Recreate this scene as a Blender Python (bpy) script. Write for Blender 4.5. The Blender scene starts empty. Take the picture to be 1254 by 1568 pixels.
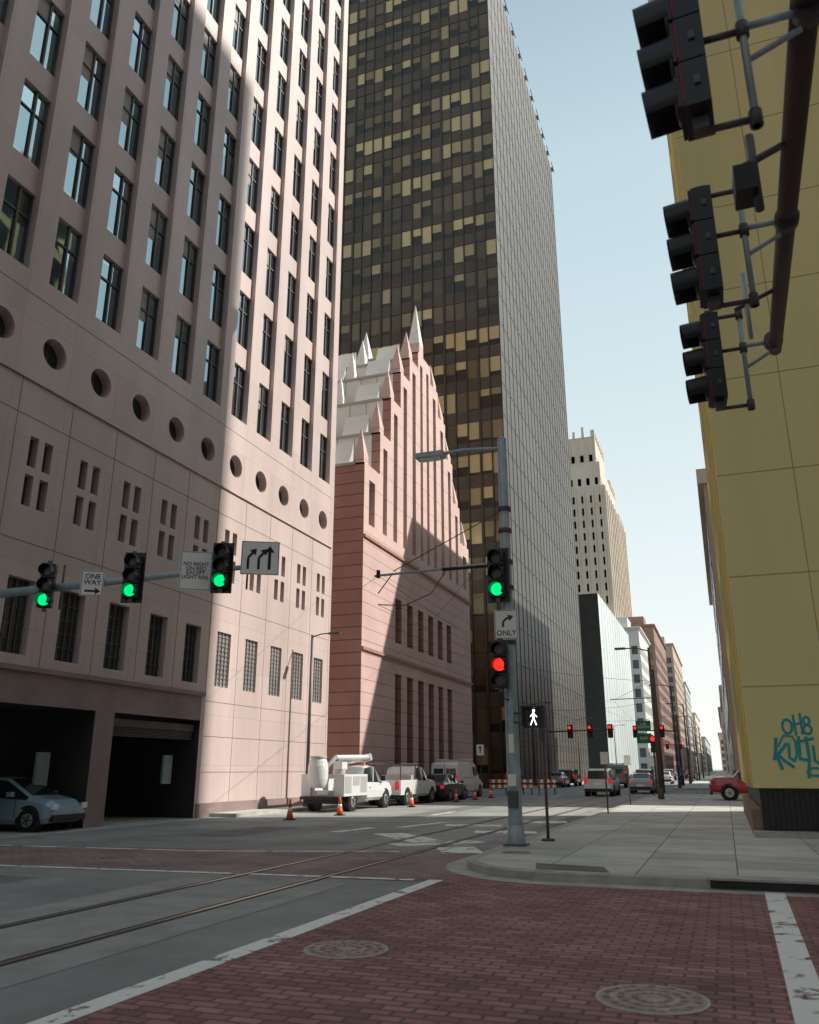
import bpy, math, random
from mathutils import Vector, Matrix
random.seed(7)
S = bpy.context.scene
Z = Vector((0,0,1))

# ------------------------------------------------------------------ materials
def nt(mat):
    mat.use_nodes = True
    return mat.node_tree, mat.node_tree.nodes, mat.node_tree.links
def clampc(c): return tuple(max(0.0,min(1.0,v)) for v in c[:3])+(1,)
def M(name, col, rough=.8, metal=0, var=.12, scale=.6, bump=0.0, bscale=25, spec=.4, coat=0, emis=0, streak=False):
    m = bpy.data.materials.new(name); t,n,l = nt(m)
    b = n['Principled BSDF']
    b.inputs['Roughness'].default_value = rough
    b.inputs['Metallic'].default_value = metal
    b.inputs['Specular IOR Level'].default_value = spec
    b.inputs['Coat Weight'].default_value = coat
    tc = n.new('ShaderNodeTexCoord')
    nz = n.new('ShaderNodeTexNoise'); nz.inputs['Scale'].default_value = scale
    nz.inputs['Detail'].default_value = 7; nz.inputs['Roughness'].default_value=.62
    if streak:
        mp = n.new('ShaderNodeMapping'); mp.inputs['Scale'].default_value=(1,1,.12)
        l.new(tc.outputs['Object'], mp.inputs[0]); l.new(mp.outputs[0], nz.inputs['Vector'])
    else:
        l.new(tc.outputs['Object'], nz.inputs['Vector'])
    r = n.new('ShaderNodeValToRGB')
    r.color_ramp.elements[0].position=.3; r.color_ramp.elements[1].position=.7
    r.color_ramp.elements[0].color = clampc([c*(1-var) for c in col])
    r.color_ramp.elements[1].color = clampc([c*(1+var) for c in col])
    l.new(nz.outputs[0], r.inputs[0]); l.new(r.outputs[0], b.inputs['Base Color'])
    if bump>0:
        n2 = n.new('ShaderNodeTexNoise'); n2.inputs['Scale'].default_value=bscale; n2.inputs['Detail'].default_value=5
        l.new(tc.outputs['Object'], n2.inputs['Vector'])
        bp = n.new('ShaderNodeBump'); bp.inputs['Strength'].default_value=bump; bp.inputs['Distance'].default_value=.02
        l.new(n2.outputs[0], bp.inputs['Height']); l.new(bp.outputs[0], b.inputs['Normal'])
    if emis:
        b.inputs['Emission Color'].default_value = clampc(col); b.inputs['Emission Strength'].default_value = emis
    return m

def math_node(n,l,op,a,b=None):
    x = n.new('ShaderNodeMath'); x.operation = op
    for i,v in enumerate((a,b)):
        if v is None: continue
        if isinstance(v,(int,float)): x.inputs[i].default_value = v
        else: l.new(v, x.inputs[i])
    return x.outputs[0]

def brickmat(name, c1, c2, mortar, bw, bh, ms, offset=.5, bump=.4, rough=.85, scale=1.0, plane='XY', dirt=.25, grain=40, streak=False, dscale=.7):
    m = bpy.data.materials.new(name); t,n,l = nt(m); b = n['Principled BSDF']
    b.inputs['Roughness'].default_value = rough
    tc = n.new('ShaderNodeTexCoord'); vec = tc.outputs['Object']
    if plane!='XY':
        sp = n.new('ShaderNodeSeparateXYZ'); l.new(vec, sp.inputs[0])
        cb = n.new('ShaderNodeCombineXYZ')
        a = math_node(n,l,'ADD',sp.outputs[0],sp.outputs[1])
        l.new(a, cb.inputs[0]); l.new(sp.outputs[2], cb.inputs[1]); vec = cb.outputs[0]
    br = n.new('ShaderNodeTexBrick'); l.new(vec, br.inputs['Vector'])
    br.offset = offset
    br.inputs['Color1'].default_value=clampc(c1); br.inputs['Color2'].default_value=clampc(c2)
    br.inputs['Mortar'].default_value=clampc(mortar); br.inputs['Scale'].default_value=scale
    br.inputs['Mortar Size'].default_value=ms; br.inputs['Brick Width'].default_value=bw; br.inputs['Row Height'].default_value=bh
    br.inputs['Mortar Smooth'].default_value=.15
    nz = n.new('ShaderNodeTexNoise'); nz.inputs['Scale'].default_value=dscale; nz.inputs['Detail'].default_value=8; nz.inputs['Roughness'].default_value=.62
    if streak:
        mp = n.new('ShaderNodeMapping'); mp.inputs['Scale'].default_value=(1,1,.15)
        l.new(tc.outputs['Object'], mp.inputs[0]); l.new(mp.outputs[0], nz.inputs['Vector'])
    else: l.new(tc.outputs['Object'], nz.inputs['Vector'])
    r = n.new('ShaderNodeValToRGB'); r.color_ramp.elements[0].position=.3; r.color_ramp.elements[1].position=.72
    g=1-dirt; r.color_ramp.elements[0].color=(g,g,g,1); r.color_ramp.elements[1].color=(1+dirt*.5,)*3+(1,)
    l.new(nz.outputs[0], r.inputs[0])
    mx = n.new('ShaderNodeMixRGB'); mx.blend_type='MULTIPLY'; mx.inputs[0].default_value=1
    l.new(br.outputs[0], mx.inputs[1]); l.new(r.outputs[0], mx.inputs[2])
    l.new(mx.outputs[0], b.inputs['Base Color'])
    n3 = n.new('ShaderNodeTexNoise'); n3.inputs['Scale'].default_value=grain; l.new(tc.outputs['Object'], n3.inputs['Vector'])
    h = math_node(n,l,'MULTIPLY',br.outputs['Fac'],-1.0)
    h2 = math_node(n,l,'MULTIPLY',n3.outputs[0],.35)
    h3 = math_node(n,l,'ADD',h,h2)
    bp = n.new('ShaderNodeBump'); bp.inputs['Strength'].default_value=bump; bp.inputs['Distance'].default_value=.01
    l.new(h3, bp.inputs['Height']); l.new(bp.outputs[0], b.inputs['Normal'])
    return m

def paintmat(name, col, wear=.45):
    m = bpy.data.materials.new(name); t,n,l = nt(m); b = n['Principled BSDF']
    b.inputs['Base Color'].default_value=clampc(col); b.inputs['Roughness'].default_value=.7
    tc = n.new('ShaderNodeTexCoord')
    nz = n.new('ShaderNodeTexNoise'); nz.inputs['Scale'].default_value=2.2; nz.inputs['Detail'].default_value=9; nz.inputs['Roughness'].default_value=.7
    l.new(tc.outputs['Object'], nz.inputs['Vector'])
    r = n.new('ShaderNodeValToRGB'); r.color_ramp.elements[0].position=wear-.03; r.color_ramp.elements[1].position=wear+.03
    l.new(nz.outputs[0], r.inputs[0])
    tr = n.new('ShaderNodeBsdfTransparent'); mx = n.new('ShaderNodeMixShader')
    l.new(r.outputs[0], mx.inputs[0]); l.new(tr.outputs[0], mx.inputs[1]); l.new(b.outputs[0], mx.inputs[2])
    l.new(mx.outputs[0], n['Material Output'].inputs[0])
    return m

def cellglass(name, cw, ch, dark, mid, light, pl=.2, metal=.7, rough=.08, axis='X', off=(0,0), bumpd=.15):
    m = bpy.data.materials.new(name); t,n,l = nt(m); b = n['Principled BSDF']
    tc = n.new('ShaderNodeTexCoord'); sp = n.new('ShaderNodeSeparateXYZ'); l.new(tc.outputs['Object'], sp.inputs[0])
    u = math_node(n,l,'DIVIDE',math_node(n,l,'SUBTRACT',sp.outputs[0 if axis=='X' else 1],off[0]),cw)
    v = math_node(n,l,'DIVIDE',math_node(n,l,'SUBTRACT',sp.outputs[2],off[1]),ch)
    fu = math_node(n,l,'FLOOR',u); fv = math_node(n,l,'FLOOR',v)
    fr = math_node(n,l,'SUBTRACT',v,fv)
    cb = n.new('ShaderNodeCombineXYZ'); l.new(fu,cb.inputs[0]); l.new(fv,cb.inputs[1])
    wn = n.new('ShaderNodeTexWhiteNoise'); wn.noise_dimensions='3D'; l.new(cb.outputs[0], wn.inputs['Vector'])
    cb2 = n.new('ShaderNodeCombineXYZ'); l.new(fv,cb2.inputs[0]); cb2.inputs[1].default_value=3.3
    wr = n.new('ShaderNodeTexWhiteNoise'); wr.noise_dimensions='3D'; l.new(cb2.outputs[0], wr.inputs['Vector'])
    mixv = math_node(n,l,'ADD',math_node(n,l,'MULTIPLY',wn.outputs[0],.6),math_node(n,l,'MULTIPLY',wr.outputs[0],.4))
    r = n.new('ShaderNodeValToRGB'); cr=r.color_ramp
    cr.elements[0].position=.1; cr.elements[0].color=clampc(dark)
    cr.elements[1].position=1-pl; cr.elements[1].color=clampc(mid)
    e = cr.elements.new(min(.99,1-pl+.2)); e.color=clampc(light)
    l.new(mixv, r.inputs[0])
    w2 = n.new('ShaderNodeTexWhiteNoise'); w2.noise_dimensions='4D'; l.new(cb.outputs[0], w2.inputs['Vector']); w2.inputs['W'].default_value=2.7
    bl = math_node(n,l,'GREATER_THAN',fr,math_node(n,l,'ADD',math_node(n,l,'MULTIPLY',w2.outputs[0],.5),.3))
    mx = n.new('ShaderNodeMixRGB'); l.new(bl, mx.inputs[0]); mx.inputs[1].default_value=clampc(dark); l.new(r.outputs[0], mx.inputs[2])
    l.new(mx.outputs[0], b.inputs['Base Color'])
    b.inputs['Metallic'].default_value=metal; b.inputs['Roughness'].default_value=rough
    nz = n.new('ShaderNodeTexNoise'); nz.inputs['Scale'].default_value=.35; l.new(tc.outputs['Object'], nz.inputs['Vector'])
    bp = n.new('ShaderNodeBump'); bp.inputs['Strength'].default_value=.25; bp.inputs['Distance'].default_value=bumpd
    l.new(nz.outputs[0], bp.inputs['Height']); l.new(bp.outputs[0], b.inputs['Normal'])
    return m

def bandmat(name, col, line, period, frac, var=.12, rough=.7, vper=None, scale=.5, metal=0):
    m = M(name, col, rough=rough, var=var, scale=scale, metal=metal); t,n,l = nt(m); b=n['Principled BSDF']
    src = b.inputs['Base Color'].links[0].from_socket
    tc = n.new('ShaderNodeTexCoord'); sp = n.new('ShaderNodeSeparateXYZ'); l.new(tc.outputs['Object'], sp.inputs[0])
    f = math_node(n,l,'FRACT',math_node(n,l,'DIVIDE',sp.outputs[2],period))
    k = math_node(n,l,'LESS_THAN',f,frac)
    if vper:
        a = math_node(n,l,'ADD',sp.outputs[0],sp.outputs[1])
        f2 = math_node(n,l,'FRACT',math_node(n,l,'DIVIDE',a,vper[0]))
        k = math_node(n,l,'MAXIMUM',k,math_node(n,l,'LESS_THAN',f2,vper[1]))
    mx = n.new('ShaderNodeMixRGB'); l.new(k,mx.inputs[0]); l.new(src,mx.inputs[1]); mx.inputs[2].default_value=clampc(line)
    l.new(mx.outputs[0], b.inputs['Base Color'])
    bp = n.new('ShaderNodeBump'); bp.inputs['Strength'].default_value=.5; bp.inputs['Distance'].default_value=.03
    l.new(math_node(n,l,'MULTIPLY',k,-1.0), bp.inputs['Height']); l.new(bp.outputs[0], b.inputs['Normal'])
    return m

asphalt = M('asphalt',(.29,.30,.285),rough=.8,var=.30,scale=.4,bump=.5,bscale=60)
patch1 = M('asphalt_patch',(.19,.195,.185),rough=.85,var=.25,scale=1.5,bump=.5,bscale=50)
patch2 = M('asphalt_patch_light',(.35,.355,.335),rough=.85,var=.2,scale=1.5,bump=.5,bscale=50)
groundm = M('ground_soil',(.16,.15,.13),var=.2)
concrete = brickmat('sidewalk_concrete',(.68,.69,.64),(.48,.50,.46),(.17,.17,.16),1.5,1.2,.012,offset=0,bump=.25,dirt=.25)  # light and dark slab tones put reflected sun patches into the colour
curbm = M('curb_concrete',(.45,.44,.40),var=.3,scale=2,bump=.4)
brick = brickmat('crosswalk_brick',(.45,.225,.205),(.27,.12,.11),(.15,.10,.09),.26,.13,.015,bump=1.0,dirt=.38,dscale=1.1)
brickfar = brickmat('crosswalk_brick_worn',(.40,.29,.265),(.31,.215,.195),(.20,.17,.16),.26,.13,.014,bump=.6,dirt=.4)
white = paintmat('road_paint',(.88,.89,.84),.42)
white2 = paintmat('road_paint_worn',(.88,.90,.86),.44)
steel = M('rail_steel',(.38,.31,.25),rough=.35,metal=.7,scale=3)
groove = M('rail_groove',(.05,.05,.05))
iron = M('cast_iron',(.38,.29,.23),rough=.6,metal=.2,var=.4,scale=8,bump=.6,bscale=18)
pink = brickmat('pink_granite',(.66,.53,.50),(.60,.48,.455),(.46,.35,.335),2.115,1.85,.008,offset=0,bump=.12,rough=.45,plane='XZ',dirt=.15,grain=30,streak=True,dscale=.5)
pinkj = M('granite_joint',(.26,.19,.18),rough=.9)
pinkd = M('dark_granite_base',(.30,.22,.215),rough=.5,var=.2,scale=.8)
pglass = cellglass('window_glass',2.115,3.7,(.30,.42,.47),(.46,.61,.67),(.58,.74,.80),pl=.25,metal=.95,rough=.03,axis='Y',off=(16.61,16.5),bumpd=.1)
dglass = M('dark_window_glass',(.035,.045,.05),rough=.12,spec=.7,var=.3)
lglass = M('louvre_grille',(.30,.29,.28),rough=.5,var=.2)
farglass = M('far_window_glass',(.13,.14,.15),rough=.3,var=.3,scale=.3)
darkm = M('garage_dark',(.045,.04,.04),rough=.9)
redstone = bandmat('red_granite',(.42,.23,.195),(.20,.10,.09),.72,.08,var=.15)
redrib = bandmat('red_granite_ribs',(.69,.50,.46),(.44,.29,.27),1.5,.03,var=.08)
redrib2 = bandmat('red_granite_front',(.64,.45,.42),(.38,.23,.22),.72,.06,var=.1)
roofm = M('roof_metal_panels',(.86,.90,.86),var=.06,rough=.4,scale=.8)
roofj = M('roof_seams',(.46,.50,.48))
bronze = M('bronze_spandrel',(.075,.053,.036),rough=.4,metal=.1,var=.35,scale=.2)
bronzem = M('bronze_mullion',(.055,.04,.03),rough=.4,metal=.2)
tglass = cellglass('bronze_glass',1.3,3.75,(.028,.021,.015),(.15,.105,.055),(.52,.39,.20),pl=.46,metal=.25,rough=.10,axis='X',off=(-60,0))  # tan pane tones put blinds and bronze reflections into the colour
tside = bandmat('bronze_screen',(.105,.098,.086),(.06,.055,.048),1.25,.10,var=.22,rough=.45,vper=(.9,.10),scale=.04)
tsided = M('bronze_screen_dark',(.055,.05,.043),rough=.5)
yellow = M('yellow_stucco',(.92,.79,.38),rough=.85,var=.07,scale=.45,bump=.25,bscale=30,streak=True)
yellowj = M('stucco_joint',(.48,.40,.20))
brownl = M('brown_ledge',(.28,.19,.14),var=.3,scale=3)
black = M('black_paint',(.024,.026,.028),rough=.4)
corr = M('dark_metal_plinth',(.035,.033,.032),rough=.5)
galv = M('galvanized_steel',(.42,.52,.56),rough=.45,metal=.15,var=.2,scale=4)
galvd = M('dark_steel',(.12,.11,.11),rough=.5,metal=.3,var=.3)
brownp = M('brown_pole_paint',(.11,.08,.07),rough=.6)
signw = M('sign_white',(.97,.97,.93),rough=.5,var=.02)
signg = M('sign_green',(.02,.25,.12),rough=.5)
lred = M('lens_red',(1,.02,.012),emis=2.0); lgreen = M('lens_green',(.0,.62,.16),emis=1.6)
loff = M('lens_off',(.05,.03,.02),rough=.3); lwhite = M('lens_white',(1,.97,.9),emis=2.5)
redtrim = M('signal_red_edge',(.25,.02,.03),rough=.5)
tealpaint = M('graffiti_paint',(.02,.38,.42),rough=.6)
orange = M('cone_orange',(.85,.13,.03),rough=.6)
rubber = M('tyre_rubber',(.02,.02,.02),rough=.9); hub = M('wheel_hub',(.45,.46,.47),rough=.35,metal=.7)
carglass = M('car_glass',(.02,.03,.035),rough=.06,spec=.9)
tail = M('tail_light',(.6,.02,.02),rough=.3,emis=.6); headl = M('head_light',(.8,.8,.78),rough=.2)
def paint(name,c): return M(name,c,rough=.3,coat=.6,var=.04)
pwhite=paint('paint_white',(.78,.79,.79)); pblack=paint('paint_black',(.02,.02,.022)); pred=paint('paint_red',(.38,.015,.015))
pblue=paint('paint_blue',(.27,.40,.47)); pgrey=paint('paint_grey',(.28,.29,.3)); psilver=paint('paint_silver',(.5,.5,.5))

# ------------------------------------------------------------------ mesh builder
class MB:
    def __init__(s): s.v=[]; s.f=[]; s.m=[]; s.sm=[]; s.mats=[]
    def mi(s,mat):
        if mat not in s.mats: s.mats.append(mat)
        return s.mats.index(mat)
    def face(s,pts,mat,smooth=False):
        b=len(s.v); s.v+= [tuple(p) for p in pts]; s.f.append(tuple(range(b,b+len(pts)))); s.m.append(s.mi(mat)); s.sm.append(smooth)
    def box(s,x0,x1,y0,y1,z0,z1,mat,top=None):
        b=len(s.v); s.v+=[(x0,y0,z0),(x1,y0,z0),(x1,y1,z0),(x0,y1,z0),(x0,y0,z1),(x1,y0,z1),(x1,y1,z1),(x0,y1,z1)]
        for k,q in enumerate([(0,3,2,1),(4,5,6,7),(0,1,5,4),(1,2,6,5),(2,3,7,6),(3,0,4,7)]):
            s.f.append(tuple(b+i for i in q)); s.m.append(s.mi(top if (k==1 and top) else mat)); s.sm.append(False)
    def cyl(s,p,q,r0,r1,mat,seg=14,caps=True,arc=(0,2*math.pi),up=None):
        p=Vector(p); q=Vector(q); d=(q-p).normalized()
        a = up if up else (Vector((0,0,1)) if abs(d.z)<.9 else Vector((1,0,0)))
        e1=(a-d*a.dot(d)).normalized(); e2=d.cross(e1)
        full = abs(arc[1]-arc[0]-2*math.pi)<1e-5
        n = seg if full else seg+1
        b=len(s.v)
        for i in range(n):
            th=arc[0]+(arc[1]-arc[0])*i/seg
            o=e1*math.cos(th)+e2*math.sin(th)
            s.v.append(tuple(p+o*r0)); s.v.append(tuple(q+o*r1))
        for i in range(seg):
            j=(i+1)%n
            s.f.append((b+2*i,b+2*j,b+2*j+1,b+2*i+1)); s.m.append(s.mi(mat)); s.sm.append(True)
        if full and caps:
            s.f.append(tuple(b+2*i for i in range(n))[::-1]); s.m.append(s.mi(mat)); s.sm.append(False)
            s.f.append(tuple(b+2*i+1 for i in range(n))); s.m.append(s.mi(mat)); s.sm.append(False)
    def tube(s,pts,r,mat,seg=8):
        for a,b in zip(pts[:-1],pts[1:]): s.cyl(a,b,r,r,mat,seg)
    def prism(s,poly,z0,z1,top,side):
        s.face([(x,y,z1) for x,y in poly],top)
        n=len(poly)
        for i in range(n):
            a=poly[i]; c=poly[(i+1)%n]
            s.face([(a[0],a[1],z0),(c[0],c[1],z0),(c[0],c[1],z1),(a[0],a[1],z1)],side)
    def pyramid(s,cx,cy,z,w,h,mat,w2=None):
        w2=w2 or w
        p=[(cx-w2/2,cy-w/2,z),(cx+w2/2,cy-w/2,z),(cx+w2/2,cy+w/2,z),(cx-w2/2,cy+w/2,z)]
        for i in range(4): s.face([p[i],p[(i+1)%4],(cx,cy,z+h)],mat)
    def obj(s,name,loc=(0,0,0),rz=0,bevel=0,parent=None):
        me=bpy.data.meshes.new(name); me.from_pydata(s.v,[],s.f)
        for m in s.mats: me.materials.append(m)
        me.polygons.foreach_set('material_index',s.m); me.polygons.foreach_set('use_smooth',s.sm); me.update()
        o=bpy.data.objects.new(name,me); S.collection.objects.link(o); o.location=loc; o.rotation_euler=(0,0,rz)
        if bevel:
            md=o.modifiers.new('bevel','BEVEL'); md.width=bevel; md.segments=2; md.limit_method='ANGLE'; md.angle_limit=math.radians(50)
        if parent: o.parent=parent
        return o

def facade(mb,org,ud,us,zs,cell,rev):
    org=Vector(org); ud=Vector(ud); nd=ud.cross(Z)
    P=lambda u,z,d: org+ud*u+Z*z-nd*d
    nu=len(us)-1; nz=len(zs)-1
    C=[[cell(i,j) for j in range(nz)] for i in range(nu)]
    for i in range(nu):
        for j in range(nz):
            m,d=C[i][j]
            mb.face([P(us[i],zs[j],d),P(us[i+1],zs[j],d),P(us[i+1],zs[j+1],d),P(us[i],zs[j+1],d)],m)
            if i+1<nu and C[i+1][j][1]!=d:
                e=C[i+1][j][1]; u=us[i+1]
                mb.face([P(u,zs[j],d),P(u,zs[j],e),P(u,zs[j+1],e),P(u,zs[j+1],d)],rev)
            if j+1<nz and C[i][j+1][1]!=d:
                e=C[i][j+1][1]; z=zs[j+1]
                mb.face([P(us[i],z,d),P(us[i],z,e),P(us[i+1],z,e),P(us[i+1],z,d)],rev)

def rng(a,b,n): return [a+(b-a)*i/n for i in range(n+1)]

# ------------------------------------------------------------------ ground, roads
g=MB(); g.face([(-3000,-3000,-.02),(3000,-3000,-.02),(3000,4000,-.02),(-3000,4000,-.02)],groundm); g.obj('ground')
r=MB()
r.face([(-400,-9,0),(400,-9,0),(400,14.6,0),(-400,14.6,0)],asphalt)
r.face([(-17.6,14.6,0),(-4.3,14.6,0),(-4.3,1500,0),(-17.6,1500,0)],asphalt)
r.face([(-17.6,-400,0),(-4.3,-400,0),(-4.3,-9,0),(-17.6,-9,0)],asphalt)
for y0,y1 in ((62,77.5),(131,146),(214,228)):
    r.face([(-300,y0,-.004),(-17.6,y0,-.004),(-17.6,y1,-.004),(-300,y1,-.004)],asphalt)
    r.face([(-4.3,y0,-.004),(300,y0,-.004),(300,y1,-.004),(-4.3,y1,-.004)],asphalt)
r.face([(-40,10,.004),(-17.6,10,.004),(-17.6,28,.004),(-40,28,.004)],curbm)
r.face([(-8.6,-60,.0038),(-5.7,-60,.0038),(-5.7,12.7,.0038),(-8.6,12.5,.0038)],patch2)
r.face([(-8.6,18.2,.0038),(-5.7,18.2,.0038),(-5.7,300,.0038),(-8.6,300,.0038)],patch2)
for (x0,x1,y0,y1) in ((-12.6,-10.9,7.2,11.6),(-15.8,-13.2,4,6.2),(-13.9,-12.4,20,24),(-11.9,-10.9,30,41),(-5.6,-5.15,27,33),(-14.5,-12.8,9.4,10.5)):
    r.face([(x0,y0,.0037),(x1,y0,.0037),(x1+.1,y1,.0037),(x0+.05,y1,.0037)],patch1)
r.obj('road')
c=MB()
c.face([(-4.55,-1,.004),(3.2,-1,.004),(3.2,14.3,.004),(-4.55,14.3,.004)],brick)
c.face([(-17.5,12.6,.0045),(-4.56,13.3,.0045),(-4.56,17.9,.0045),(-17.5,16.0,.0045)],brickfar)
c.obj('brick_crosswalk')
p=MB()
def strip(x0,y0,x1,y1,w,mat=white,z=.008):
    d=Vector((x1-x0,y1-y0,0)).normalized(); n=Vector((-d.y,d.x,0))*w/2
    a=Vector((x0,y0,z)); b=Vector((x1,y1,z)); p.face([a-n,b-n,b+n,a+n],mat)
strip(-4.72,-1,-4.55,13.55,.24)
strip(.32,-1,.47,13.9,.27)
strip(-17.4,12.3,-4.9,13.45,.17,white2,.0081)
strip(-17.4,15.9,-11.0,16.4,.15,white2,.0081); strip(-11,16.4,-6.8,17.75,.16,white2,.0081)
for (x0,y0,x1,y1,w) in ((-9.0,22.6,-6.9,20.2,.9),(-7.5,19.2,-5.9,20.9,.8),(-6.0,19.2,-5.4,17.9,.9),(-9.6,25,-9.0,28,.3),(-6.9,24,-5.2,24.4,1.0),(-8.6,26.5,-6.8,26.8,.9),(-10.6,22.5,-10.3,24.6,.35),(-6.6,29,-5.2,29.3,1.2)):
    strip(x0,y0,x1,y1,w,white2,.0083)
for k in range(12): strip(-10.9,32+k*12,-10.9,35+k*12,.15,white2)
for yy in (61.0,79.0): strip(-17,yy,-5,yy,.3,white2)
p.obj('road_markings')
rl=MB()
for x in (-6.4,-7.85):
    rl.face([(x-.035,-60,.010),(x+.035,-60,.010),(x+.035,400,.010),(x-.035,400,.010)],steel)
    for s in (-1,1): rl.face([(x+s*.037,-60,.0095),(x+s*.037+s*.05,-60,.0095),(x+s*.037+s*.05,400,.0095),(x+s*.037,400,.0095)],groove)
rl.obj('tram_rails')
def manhole(x,y,rad,name='manhole_cover'):
    m=MB(); m.cyl((0,0,0),(0,0,.014),rad,rad,curbm,36); m.cyl((0,0,0),(0,0,.018),rad*.93,rad*.93,iron,36)
    for rr in (.75,.5,.25):
        for k in range(28):
            a=2*math.pi*k/28; b=a+.15
            m.face([(rr*rad*math.cos(a),rr*rad*math.sin(a),.021),((rr+.12)*rad*math.cos(a),(rr+.12)*rad*math.sin(a),.021),((rr+.12)*rad*math.cos(b),(rr+.12)*rad*math.sin(b),.021),(rr*rad*math.cos(b),rr*rad*math.sin(b),.021)],galvd if k%2 else iron)
    return m.obj(name,(x,y,.0))
manhole(-3.7,8.2,.42); manhole(-.72,7.35,.43); manhole(-11.6,14.6,.45)

def arc(cx,cy,rad,a0,a1,n=14): return [(cx+rad*math.cos(math.radians(a0+(a1-a0)*i/n)),cy+rad*math.sin(math.radians(a0+(a1-a0)*i/n))) for i in range(n+1)]
def pavement(poly,inner,name='sidewalk'):
    s=MB(); s.prism(poly,-.02,.13,curbm,curbm); s.face([(x,y,.134) for x,y in inner],concrete); return s.obj(name)
cr_=arc(-2.6,16.1,2.1,180,270)
ci_=arc(-2.6,16.1,1.92,180,270)
pavement([(90,14.0),(90,60),(-4.7,60)]+cr_,[(89.9,14.18),(89.9,59.8),(-4.52,59.8)]+ci_)
co_=arc(-2.6,16.1,2.5,180,270)
gt=MB(); gt.face([(90,13.6,.006),(90,14.0,.006)]+[(x,y,.006) for x,y in reversed(cr_)]+[(x,y,.006) for x,y in co_],curbm)
gt.face([(-5.1,16.1,.006),(-4.7,16.1,.006),(-4.7,60,.006),(-5.1,60,.006)],curbm); gt.obj('gutter')
for y0,y1 in ((79.5,129),(148,212),(230,900)):
    pavement([(-4.7,y0),(60,y0),(60,y1),(-4.7,y1)],[(-4.52,y0+.15),(59.9,y0+.15),(59.9,y1-.15),(-4.52,y1-.15)])
for y0,y1 in ((28,64.5),(79.5,129),(148,212),(230,900)):
    pavement([(-40,y0),(-17.2,y0),(-17.2,y1),(-40,y1)],[(-39,y0+.15),(-17.38,y0+.15),(-17.38,y1-.15),(-39,y1-.15)])
pavement([(2,-60),(90,-60),(90,-9),(2,-9)],[(2.15,-59),(89,-59),(89,-9.15),(2.15,-9.15)])
d=MB()
d.box(-.45,1.15,13.9,14.35,.135,.165,curbm); d.box(-.40,1.10,13.985,14.1,.015,.125,black)
d.obj('storm_drain')
d=MB(); d.face([(-3.1,14.35,.138),(-1.9,14.3,.138),(-2.1,15.1,.138),(-3.3,15.3,.138)],M('ramp_mat',(.16,.16,.16),var=.3)); d.obj('kerb_ramp_mat')
manhole(-4.05,17.0,.3,'drain_cover').location.z=.128

# ------------------------------------------------------------------ pink granite tower
P=2.115; X0=-18.4; HW=.64
cs=[17.67+P*k for k in range(-3,10)]; YA=cs[0]-P/2; YB=cs[-1]+P/2
b=MB()
us=[YA]
for cc in cs: us+=[cc-HW,cc+HW]
us.append(YB)
WH=2.7
rows=[]; z=16.3
while z<74: rows.append(z); z+=3.7
zs=[15.2]
for z in rows: zs+=[z,z+WH]
zs.append(zs[-1]+1.0)
def cA(i,j):
    if i%2==0: return (pink,0)
    if j%2==1: return (pglass,.34)
    if j==0: return (pink,.0)
    return (pink,.20)
facade(b,(X0,0,0),(0,1,0),us,zs,cA,pink)
ztop=zs[-1]
for cc in cs:
    for z in rows:
        b.box(X0-.34,X0-.27,cc+.10,cc+.17,z,z+WH,galvd)
        b.box(X0-.34,X0-.29,cc-HW,cc+HW,z+1.82,z+1.88,galvd)
        b.box(X0-.34,X0-.27,cc-HW+.001,cc-HW+.06,z+.002,z+WH-.002,galvd)
        b.box(X0-.34,X0-.27,cc+HW-.05,cc+HW-.001,z+.002,z+WH-.002,galvd)
        q=random.random()
        if q<.35: b.box(X0-.338,X0-.332,cc-HW+.06,cc+.10,z+WH*(.45+random.random()*.4),z+WH-.01,lglass)   # blinds
        if q>.75: b.box(X0-.338,X0-.332,cc+.17,cc+HW-.05,z+WH*(.5+random.random()*.35),z+WH-.01,dglass)
zc=14.12; R=.49
for cc in cs:
    y0,y1,z0,z1=cc-P/2,cc+P/2,12.95,15.2
    angs=[2*math.pi*i/40 for i in range(40)]+[math.atan2(zz-zc,yy-cc)%(2*math.pi) for yy in (y0,y1) for zz in (z0,z1)]
    angs=sorted(set(angs)); n=len(angs)
    def outer(a):
        cx,sz=math.cos(a),math.sin(a); t=1e9
        if cx>1e-9: t=min(t,(y1-cc)/cx)
        if cx<-1e-9: t=min(t,(y0-cc)/cx)
        if sz>1e-9: t=min(t,(z1-zc)/sz)
        if sz<-1e-9: t=min(t,(z0-zc)/sz)
        return (X0,cc+t*cx,zc+t*sz)
    for i in range(n):
        a,a2=angs[i],angs[(i+1)%n]
        ia=(X0,cc+R*math.cos(a),zc+R*math.sin(a)); ib=(X0,cc+R*math.cos(a2),zc+R*math.sin(a2))
        b.face([ia,outer(a),outer(a2),ib],pink)
        ja=(X0-.4,ia[1],ia[2]); jb=(X0-.4,ib[1],ib[2])
        b.face([ia,ib,jb,ja],pink)
    b.face([(X0-.38,cc+R*math.cos(a)*1.01,zc+R*math.sin(a)*1.01) for a in angs],dglass)
    b.box(X0-.38,X0-.35,cc-.02,cc+.02,zc-R,zc+R,galvd)
us=[YA]
for cc in cs: us+=[cc-.5,cc-.46,cc-.12,cc+.12,cc+.46,cc+.5]
us.append(YB)
zs=[4.4,4.8,6.95,9.05,10.0,10.25,11.2,12.95]
def cC(i,j):
    k=(i-1)%6 if i>0 else 5
    if i==0: k=5
    lit = us[i]>27.2
    if j==1 and k in (0,1,2,3,4): return (lglass if lit else dglass,.10 if lit else .25)  # paler grille inside the sunlit strip, lit tone put into the colour
    if j in (3,5) and k in (1,3): return (dglass,.25)
    return (pink,0)
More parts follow.
